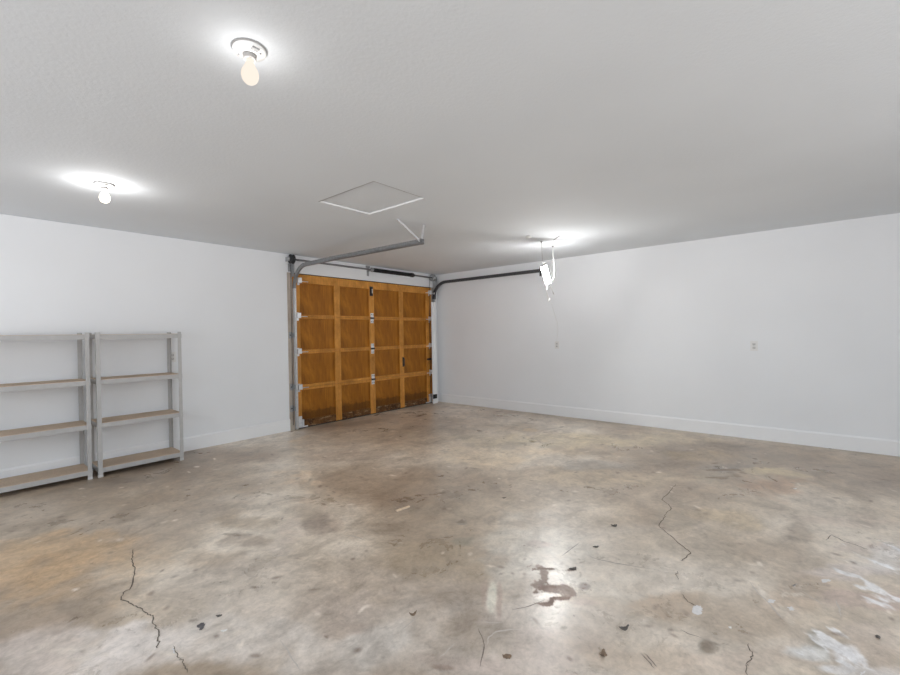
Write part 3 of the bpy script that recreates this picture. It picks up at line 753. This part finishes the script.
mb = MB(); mb.prism([(-.113, -.012, 1.96), (-.113, -.075, 1.96), (-.113, -.105, 2.20), (-.113, -.105, 2.38), (-.113, -.0005, 2.38), (-.113, -.0005, 1.96)], (.004, 0, 0))
mb.box((-.11, -.004, 2.0), (-.03, -.0005, 2.38)); mb.build('flag_bracket', 'galvanized', rt)
mb = MB(); mb.box((-.116, -2.24, 2.262), (-.0005, -2.21, 2.266)); mb.box((-.005, -2.24, 2.2), (-.0005, -2.21, 2.34)); mb.build('wall_bracket', 'dark_track', rt)

# ------------------------------------------------------------------ torsion spring shaft over the door
ZS, YS = 2.362, -.080
ts = thing('torsion_spring_shaft', 'black torsion spring on a grey shaft above the wooden garage door', 'door spring', (-1.675, YS, ZS))
MB().cyl((-3.115, YS, ZS), (-.115, YS, ZS), .0135, 14).build('shaft', 'grey_shaft', ts)
prof = [(.014, -1.640), (.030, -1.640)]; n = 100
for k in range(n): x = -1.640+(k+.5)*.86/n; prof += [(.0325, x), (.0285, x+.0042)]
prof += [(.030, -.775), (.014, -.775)]
MB().lathe(prof, (0, YS, ZS), 'X', 18).build('spring', 'black_spring', ts)
mb = MB(); mb.lathe([(.014, -.775), (.036, -.775), (.038, -.72), (.022, -.71), (.022, -.685), (.014, -.685)], (0, YS, ZS), 'X', 18); mb.build('winding_cone', 'black_plastic', ts)
mb = MB(); mb.lathe([(.014, -1.665), (.034, -1.665), (.034, -1.640), (.014, -1.640)], (0, YS, ZS), 'X', 18)
mb.box((-1.70, -.004, 2.265), (-1.655, -.0005, 2.425)); mb.box((-1.678, YS-.03, ZS-.022), (-1.673, -.004, ZS+.022)); mb.box((-1.72, -.012, 2.40), (-1.64, -.0005, 2.43))
mb.build('center_bracket', 'galvanized', ts)
for x, sg in ((-3.062, -1), (-.195, 1)):
    pr = [(.014, -.028), (.050, -.028), (.064, -.024), (.064, -.018), (.052, -.014), (.052, .010), (.064, .016), (.064, .024), (.030, .026), (.030, .04), (.014, .04)]
    MB().lathe(pr, (x, YS, ZS), 'X', 24).build('cable_drum', 'dark_steel' if sg < 0 else 'galvanized', ts)
    xb = x+sg*.048
    mb = MB(); mb.prism([(xb, -.0005, ZS-.030), (xb, YS-.02, ZS-.026), (xb, YS-.032, ZS), (xb, YS-.02, ZS+.026), (xb, -.0005, ZS+.030)], (.004, 0, 0))
    mb.lathe([(.0135, -.008), (.03, -.008), (.03, .008), (.0135, .008)], (xb+.002, YS, ZS), 'X', 18)
    mb.build('bearing_plate', 'galvanized', ts)
for x in (-3.050, -.235):
    MB().tube([(x, YS+.047, ZS-.01), (x+.002, -.020, 1.9), (x+.004, -.016, .07)], .0035, 6).build('lift_cable', 'dark_steel', ts)

# ------------------------------------------------------------------ metal shelving units
def shelf_unit(x0, x1, label):
    yf, yb = -.374, -.035
    t = thing('shelf_unit', label, 'shelf', ((x0+x1)/2, (yf+yb)/2, 0), 'grey metal shelving units')
    w, th = .033, .0025
    for (x, sx) in ((x0, 1), (x1, -1)):
        for (y, sy) in ((yf, 1), (yb, -1)):
            mb = MB()
            mb.box((x, y, .004), (x+sx*w, y+sy*th, 1.372)); mb.box((x, y+sy*th, .004), (x+sx*th, y+sy*w, 1.372))
            p = mb.build('post', 'shelf_steel', t)
            f = MB(); f.box((x-sx*.002, y-sy*.002, 0), (x+sx*(w+.001), y+sy*.005, .022)); f.box((x-sx*.002, y+sy*.005, 0), (x+sx*.005, y+sy*(w+.001), .022)); f.build('foot', 'foot_grey', p)
            for z in (1.327, .899, .487, .063):
                f = MB(); f.box((x-sx*.002, y-sy*.0025, z-.022), (x+sx*(w+.002), y, z+.022)); f.build('joint_plate', 'shelf_steel', p)
    for z in (1.348, .920, .508, .084):
        hb = .042; g = .003
        mb = MB()
        for (y, sy) in ((yf+g, 1), (yb-g, -1)):
            mb.box((x0+g, y, z-hb), (x1-g, y+sy*.002, z)); mb.box((x0+g, y+sy*.002, z-.018), (x1-g, y+sy*.016, z-.015)); mb.box((x0+g, y+sy*.002, z-hb), (x1-g, y+sy*.010, z-hb+.002))
            mb.build('beam', 'shelf_steel', t); mb = MB()
        for (x, sx) in ((x0+g, 1), (x1-g, -1)):
            mb.box((x, yf+.006, z-hb), (x+sx*.002, yb-.006, z)); mb.box((x+sx*.002, yf+.02, z-.018), (x+sx*.016, yb-.02, z-.015))
            mb.build('side_beam', 'shelf_steel', t); mb = MB()
        MB().box((x0+.0065, yf+.0055, z-.0148), (x1-.0065, yb-.007, z+.004)).build('shelf_board', 'particle_board', t)
    return t
shelf_unit(-6.008, -5.292, 'grey steel shelving unit at the left, cut by the picture edge')
shelf_unit(-5.246, -4.528, 'grey steel shelving unit standing nearer the garage door')

# ------------------------------------------------------------------ outlets
def outlet(name, at, facing, label):
    # facing: 'X' plate on the right wall (looks to -X), 'Y' plate on the left wall (looks to -Y)
    def P(u, d, z): return (at[0]-d, at[1]+u, at[2]+z) if facing == 'X' else (at[0]+u, at[1]-d, at[2]+z)
    t = thing(name, label, 'outlet', at, 'duplex wall outlets')
    mb = MB(); mb.box(P(-.036, .0004, -.058), P(.036, .006, .058)); mb.build('cover_plate', 'white_plastic', t, bevel=.002)
    for z in (-.021, .021):
        mb = MB(); mb.box(P(-.017, .006, z-.014), P(.017, .0085, z+.014)); r = mb.build('receptacle', 'outlet_face', t, bevel=.0015)
        for q in ((-.0085, -.0055, -.004, .006), (.0055, .0085, -.004, .006), (-.0025, .0025, -.011, -.0065)):
            s = MB(); s.box(P(q[0], .0085, z+q[2]), P(q[1], .0092, z+q[3])); s.build('slot', 'slot_dark', r)
    MB().box(P(-.003, .006, -.003), P(.003, .0075, .003)).build('screw', 'galvanized', t)
    return t
outlet('wall_outlet', (0, -2.493, 1.103), 'X', 'small white outlet on the right wall below the hanging lamp')
outlet('wall_outlet', (0, -5.007, 1.103), 'X', 'small white outlet in the middle of the bare right wall')
outlet('wall_outlet', (-4.500, 0, 1.093), 'Y', 'small white outlet on the left wall behind the shelving')

# ------------------------------------------------------------------ ceiling lamps
def lamp(x, y, glass_mat, watts, label):
    t = thing('ceiling_lamp', label, 'light', (x, y, H), 'bare bulb ceiling lamps')
    MB().lathe([(.002, 0), (.064, 0), (.064, -.005), (.002, -.005)], (x, y, H-.0005), seg=40).build('shadow_ring', 'socket_grey', t)  # grey ring standing in for the shadow gap round the base plate
    MB().lathe([(.002, -.005), (.061, -.005), (.062, -.010), (.058, -.016), (.034, -.021), (.030, -.024), (.002, -.024)], (x, y, H), seg=40).build('base_plate', 'porcelain', t)
    MB().lathe([(.002, -.022), (.025, -.022), (.024, -.038), (.0205, -.044), (.019, -.044), (.019, -.040), (.002, -.040)], (x, y, H), seg=28).build('socket', 'socket_grey', t)
    mb = MB(); mb.box((x-.013, y-.054, H-.0225), (x+.014, y-.034, H-.0165), None); mb.build('sticker', 'sticker_grey', t)
    for a in (2.3, 5.4):
        s = MB(); s.lathe([(.001, -.018), (.005, -.018), (.004, -.022), (.001, -.022)], (x+.042*math.cos(a), y+.042*math.sin(a), H), seg=10); s.build('screw', 'galvanized', t)
    pr = [(.0128, -.040), (.0135, -.050), (.017, -.060), (.0225, -.071), (.0290, -.083), (.0322, -.095), (.0325, -.104), (.0305, -.116), (.0250, -.127), (.0170, -.1345), (.008, -.1375), (.0008, -.138)]
    MB().lathe(pr, (x, y, H), seg=36).build('bulb', glass_mat, t)
    l = bpy.data.lights.new('filament', 'POINT'); l.energy = watts; l.color = BULBC; l.shadow_soft_size = .02
    lo = bpy.data.objects.new('filament', l); C.objects.link(lo); lo.location = (x, y, H-.115); lo.parent = t; lo.matrix_parent_inverse = wmat(t).inverted()
lamp(-5.387, -3.842, 'lit_bulb_glass', BW1, 'bare cream bulb in a white lampholder, the one nearest the viewer')
lamp(-5.396, -1.582, 'bright_bulb_glass', BW2, 'glaring bare bulb on the ceiling in front of the shelving')
lamp(-5.39, -6.25, 'bright_bulb_glass', BW3, 'bare bulb on the ceiling behind the viewer')

# ------------------------------------------------------------------ hanging work light by the right track
hl = thing('hanging_light', 'glowing white work light hung from the ceiling at the end of the right track', 'light', (-1.2, -2.94, 2.045))
R_ = Vector((.6436, -.7652, 0)); F_ = Vector((.7652, .6436, 0)); Z_ = Vector((0, 0, 1))
cen = Vector((-1.2, -2.94, 2.045))
lo = (R_*.099+Z_*(-.236)+F_*.15); sh = (R_*.088+Z_*.022); sh = sh+F_*0.01
nl = lo.normalized(); ns = (sh-nl*sh.dot(nl)).normalized(); nn = nl.cross(ns)
if nn.dot(F_) > 0: nn = -nn
T = Matrix((( ns.x, nl.x, nn.x, cen.x), (ns.y, nl.y, nn.y, cen.y), (ns.z, nl.z, nn.z, cen.z), (0, 0, 0, 1)))
hw, hh = .036, .138
mb = MB()
for a in (-1, 1): mb.box((-hw-.002, a*hh, -.024), (hw+.002, a*(hh-(.014 if a < 0 else .006)), .024), T)
mb.box((-hw*.3, -hh+.02, -.0255), (hw*.3, hh-.02, -.0215), T)
mb.build('housing', 'shelf_steel', hl, bevel=.002)
MB().box((-hw, -hh+.0145, -.021), (hw, hh-.0065, .017), T).build('diffuser', 'lit_tube', hl, bevel=.008)
hk1, hk2 = Vector((-1.325, -2.95, H)), Vector((-.975, -2.93, H))
def hook(p):
    mb = MB(); mb.lathe([(.001, 0), (.016, 0), (.014, -.006), (.004, -.010), (.004, -.022), (.001, -.022)], tuple(p-Vector((0, 0, .0005))), seg=14); return mb.build('ceiling_hook', 'grey_shaft', hl)
hook(hk1); hook(hk2)
top = T @ Vector((0, -hh, 0)); bot = T @ Vector((0, hh, 0))
r_top = T @ Vector((hw*.5, -hh, 0))
MB().tube([hk1-Vector((0, 0, .02)), (-1.305, -2.95, 2.24), (-1.24, -2.92, 2.205), (-1.12, -2.90, 2.145), (-1.03, -2.925, 2.10)], .003, 6).build('hanger_wire', 'wire_grey', hl)
MB().tube([hk2-Vector((0, 0, .02)), (-.985, -2.935, 2.30), (-.985, -2.95, 2.20), (-1.005, -2.955, 2.15), (-.985, -2.955, 2.08), (-1.015, -2.95, 2.0), T @ Vector((hw*.6, hh, 0))], .0045, 8).build('power_cord', 'cord_white', hl)
MB().tube([T @ Vector((-.01, hh, -.02)), (-1.20, -2.95, 1.88), (-1.205, -2.95, 1.83), (-1.175, -2.95, 1.77), (-1.155, -2.95, 1.70), (-1.12, -2.95, 1.74)], .006, 8).build('cord_loop', 'cord_white', hl)
MB().tube([T @ Vector((.02, hh, -.02)), (-1.10, -2.95, 1.90), (-1.045, -2.95, 1.85), (-1.005, -2.95, 1.80)], .006, 8).build('cord_tail', 'cord_white', hl)
MB().tube([(-1.12, -2.95, 1.74), (-1.0, -2.93, 1.62), (-.60, -2.80, 1.42), (-.20, -2.60, 1.24), (-.04, -2.50, 1.16), (-.012, -2.493, 1.126)], .0022, 6).build('supply_cord', 'cord_white', hl)
MB().box((-hw+.004, -hh+.018, .0175), (hw-.004, hh-.010, .021), T).build('light_panel', 'lit_panel', hl)
# strip, small round cover and bare mount on the ceiling beside it
cm = thing('ceiling_mount', 'bare white mounting strip with a round knob on the ceiling above the hanging lamp', 'bracket', (-1.5, -3.03, H))
mb = MB(); mb.prism([(-1.70, -2.975, H-.0005), (-1.695, -2.995, H-.0005), (-1.36, -2.985, H-.0005), (-1.365, -2.965, H-.0005)], (0, 0, -.006)); mb.build('strip', 'ceiling_paint', cm)
MB().lathe([(.001, 0), (.030, 0), (.030, -.012), (.022, -.022), (.001, -.024)], (-1.700, -2.985, H-.0005), seg=20).build('knob', 'white_plastic', cm)
mb = MB(); mb.prism([(-1.475, -3.262, H-.0005), (-1.462, -3.268, H-.0005), (-1.30, -3.11, H-.0005), (-1.313, -3.104, H-.0005)], (0, 0, -.004)); mb.build('slot', 'grey_shaft', cm)

# ------------------------------------------------------------------ litter on the floor
speckled('leaf_brown', (.20, .14, .095), .8, 0, .3, 60)
speckled('leaf_dark', (.11, .098, .088), .8, 0, .3, 60)
speckled('pale_wood', (.78, .62, .46), .7, 0, .15, 40)
speckled('chalk_white', (.82, .80, .77), .8, 0, .1, 40)
def scrap(name, x, y, l, w, ang, curl, material, label, cat, group=None, seed=0, thick=.0014):
    rs = random.Random(seed); mb = MB(); n = 9; l, w = l*.8, w*.8; ca, sa = math.cos(ang), math.sin(ang); top = []; 
    for i in range(n):
        u = i/(n-1); ww = w/2*(math.sin(PI*min(.97, max(.05, u)))**.6)*(.7+.6*rs.random()); zz = curl*((2*u-1)**2)+.0016
        lx = (u-.5)*l; off = rs.uniform(-.15, .15)*w
        for s in (-1, 1):
            ly = s*ww+off; top.append((x+lx*ca-ly*sa, y+lx*sa+ly*ca, zz+(.25*curl if s > 0 else 0)))
    bot = [(a, b, c-thick) for a, b, c in top]; m = len(top)
    fs = []
    for i in range(n-1):
        a = 2*i; fs += [(a, a+1, a+3, a+2), (m+a+2, m+a+3, m+a+1, m+a), (a, a+2, m+a+2, m+a), (a+3, a+1, m+a+1, m+a+3)]
    fs += [(1, 0, m, m+1), (2*n-2, 2*n-1, m+2*n-1, m+2*n-2)]
    mb.add(top+bot, fs); o = mb.build(name, material, origin=(x, y, 0)); tag(o, label, cat, group)
    return o
mb = MB(); mb.prism([(-4.040, -3.165, .0005), (-4.044, -3.187, .0005), (-3.926, -3.200, .0005), (-3.924, -3.184, .0005)], (0, 0, .009))
tag(mb.build('wood_sliver', 'pale_wood'), 'pale sliver of wood lying alone in the middle of the floor', 'wood chip')
G = 'dry leaf scraps on the floor'
scrap('leaf_scrap', -3.970, -4.516, .055, .030, -.6, .004, 'leaf_dark', 'dark leaf scrap just right of the peeled brown patch', 'leaf', G, 1)
scrap('leaf_scrap', -3.654, -4.521, .045, .022, -.8, .003, 'leaf_dark', 'small dark leaf scrap above and right of the peeled patch', 'leaf', G, 2)
scrap('leaf_scrap', -3.305, -4.508, .050, .034, -.9, .008, 'leaf_dark', 'dark curled leaf scrap left of the long crack', 'leaf', G, 3)
scrap('leaf_scrap', -4.284, -4.892, .060, .022, -.7, .012, 'leaf_dark', 'dark curled leaf scrap at the lower middle, below the peeled patch', 'leaf', G, 4)
scrap('leaf_scrap', -4.492, -4.877, .050, .028, .2, .010, 'leaf_brown', 'dark brown folded leaf near the bottom edge', 'leaf', G, 5)
scrap('leaf_scrap', -4.743, -4.582, .045, .032, -.9, .004, 'leaf_brown', 'rust brown leaf scrap below the pale smear', 'leaf', G, 6)
scrap('leaf_scrap', -4.797, -4.102, .045, .020, -.5, .014, 'leaf_brown', 'thin brown curl of leaf left of the pale smear', 'leaf', G, 7)
scrap('leaf_scrap', -3.340, -3.659, .045, .018, -.7, .002, 'leaf_dark', 'flat dark flake on the pale floor toward the garage door', 'leaf', G, 8)
scrap('leaf_scrap', -5.371, -3.395, .034, .018, -.7, .003, 'leaf_dark', 'black flake on the pale floor right of the left crack', 'leaf', G, 9)
scrap('paint_chip', -5.400, -3.521, .034, .014, -.6, .003, 'chalk_white', 'white paint chip below the black flake, lower left', 'paint chip', 'paint chips on the floor', 10)
scrap('paint_chip', -1.740, -5.417, .045, .022, -.6, .003, 'chalk_white', 'white paint chip far right toward the right wall', 'paint chip', 'paint chips on the floor', 11)
scrap('paint_chip', -3.990, -5.248, .020, .016, -.6, .003, 'chalk_white', 'tiny white paint chip at the lower right, right of the white blotch', 'paint chip', 'paint chips on the floor', 12)
mb = MB(); 
mb.lathe([(.0005, 0), (.007, .001), (.0085, .005), (.006, .009), (.0005, .010)], (-3.679, -5.734, .0008), seg=9)
tag(mb.build('pebble', 'leaf_dark'), 'tiny dark pebble at the lower right of the floor', 'pebble')

# ------------------------------------------------------------------ daylight, camera
w = bpy.data.worlds.new('sky'); bpy.context.scene.world = w; w.use_nodes = True
nt = w.node_tree; bg = nt.nodes['Background']; bg.inputs[1].default_value = 1
tc = nt.nodes.new('ShaderNodeTexCoord'); sp = nt.nodes.new('ShaderNodeSeparateXYZ'); nt.links.new(tc.outputs['Generated'], sp.inputs[0])
rp = nt.nodes.new('ShaderNodeValToRGB'); mr = nt.nodes.new('ShaderNodeMapRange'); mr.inputs[1].default_value = -.1; mr.inputs[2].default_value = .1
nt.links.new(sp.outputs['Z'], mr.inputs[0]); nt.links.new(mr.outputs[0], rp.inputs[0]); nt.links.new(rp.outputs[0], bg.inputs[0])
rp.color_ramp.elements[0].color = (GROUND_FILL, GROUND_FILL*1.0, GROUND_FILL*1.03, 1); rp.color_ramp.elements[1].color = (SKYC[0]*SKY, SKYC[1]*SKY, SKYC[2]*SKY, 1)   # lower half brighter than the sky, added to lift the ceiling; open sky above
def portal(loc, rot, sx, sy):
    l = bpy.data.lights.new('daylight_portal', 'AREA'); l.shape = 'RECTANGLE'; l.size = sx; l.size_y = sy; l.cycles.is_portal = True
    o = bpy.data.objects.new('daylight_portal', l); C.objects.link(o); o.location = loc; o.rotation_euler = rot
portal(((WB[0]+WB[1])/2, YA-.12, (WB[2]+WB[3])/2), (PI/2, 0, 0), WB[1]-WB[0], WB[3]-WB[2])
portal((XA-.12, (WF[0]+WF[1])/2, (WF[2]+WF[3])/2), (PI/2, 0, -PI/2), WF[1]-WF[0], WF[3]-WF[2])
cam = bpy.data.cameras.new('camera'); cam.sensor_width = 36; cam.lens = 430.016/900*36; cam.clip_start = .02
co = bpy.data.objects.new('camera', cam); C.objects.link(co)
r = Vector((0.64363645, -0.76516505, -0.01595543)); u = Vector((0.01706694, -0.00649254, 0.99983327)); f = Vector((0.76514106, 0.64380144, -0.00888019))
co.matrix_world = Matrix(((r.x, u.x, -f.x, -6.19438728), (r.y, u.y, -f.y, -5.52971816), (r.z, u.z, -f.z, 1.30573455), (0, 0, 0, 1)))
sc = bpy.context.scene; sc.camera = co
sc.view_settings.view_transform = 'Standard'; sc.view_settings.look = 'None'; sc.view_settings.exposure = EXPO; sc.view_settings.gamma = 1
sc.view_settings.use_curve_mapping = False
sc.cycles.max_bounces = 12; sc.cycles.diffuse_bounces = 8; sc.cycles.transparent_max_bounces = 12
sc.cycles.sample_clamp_indirect = 6
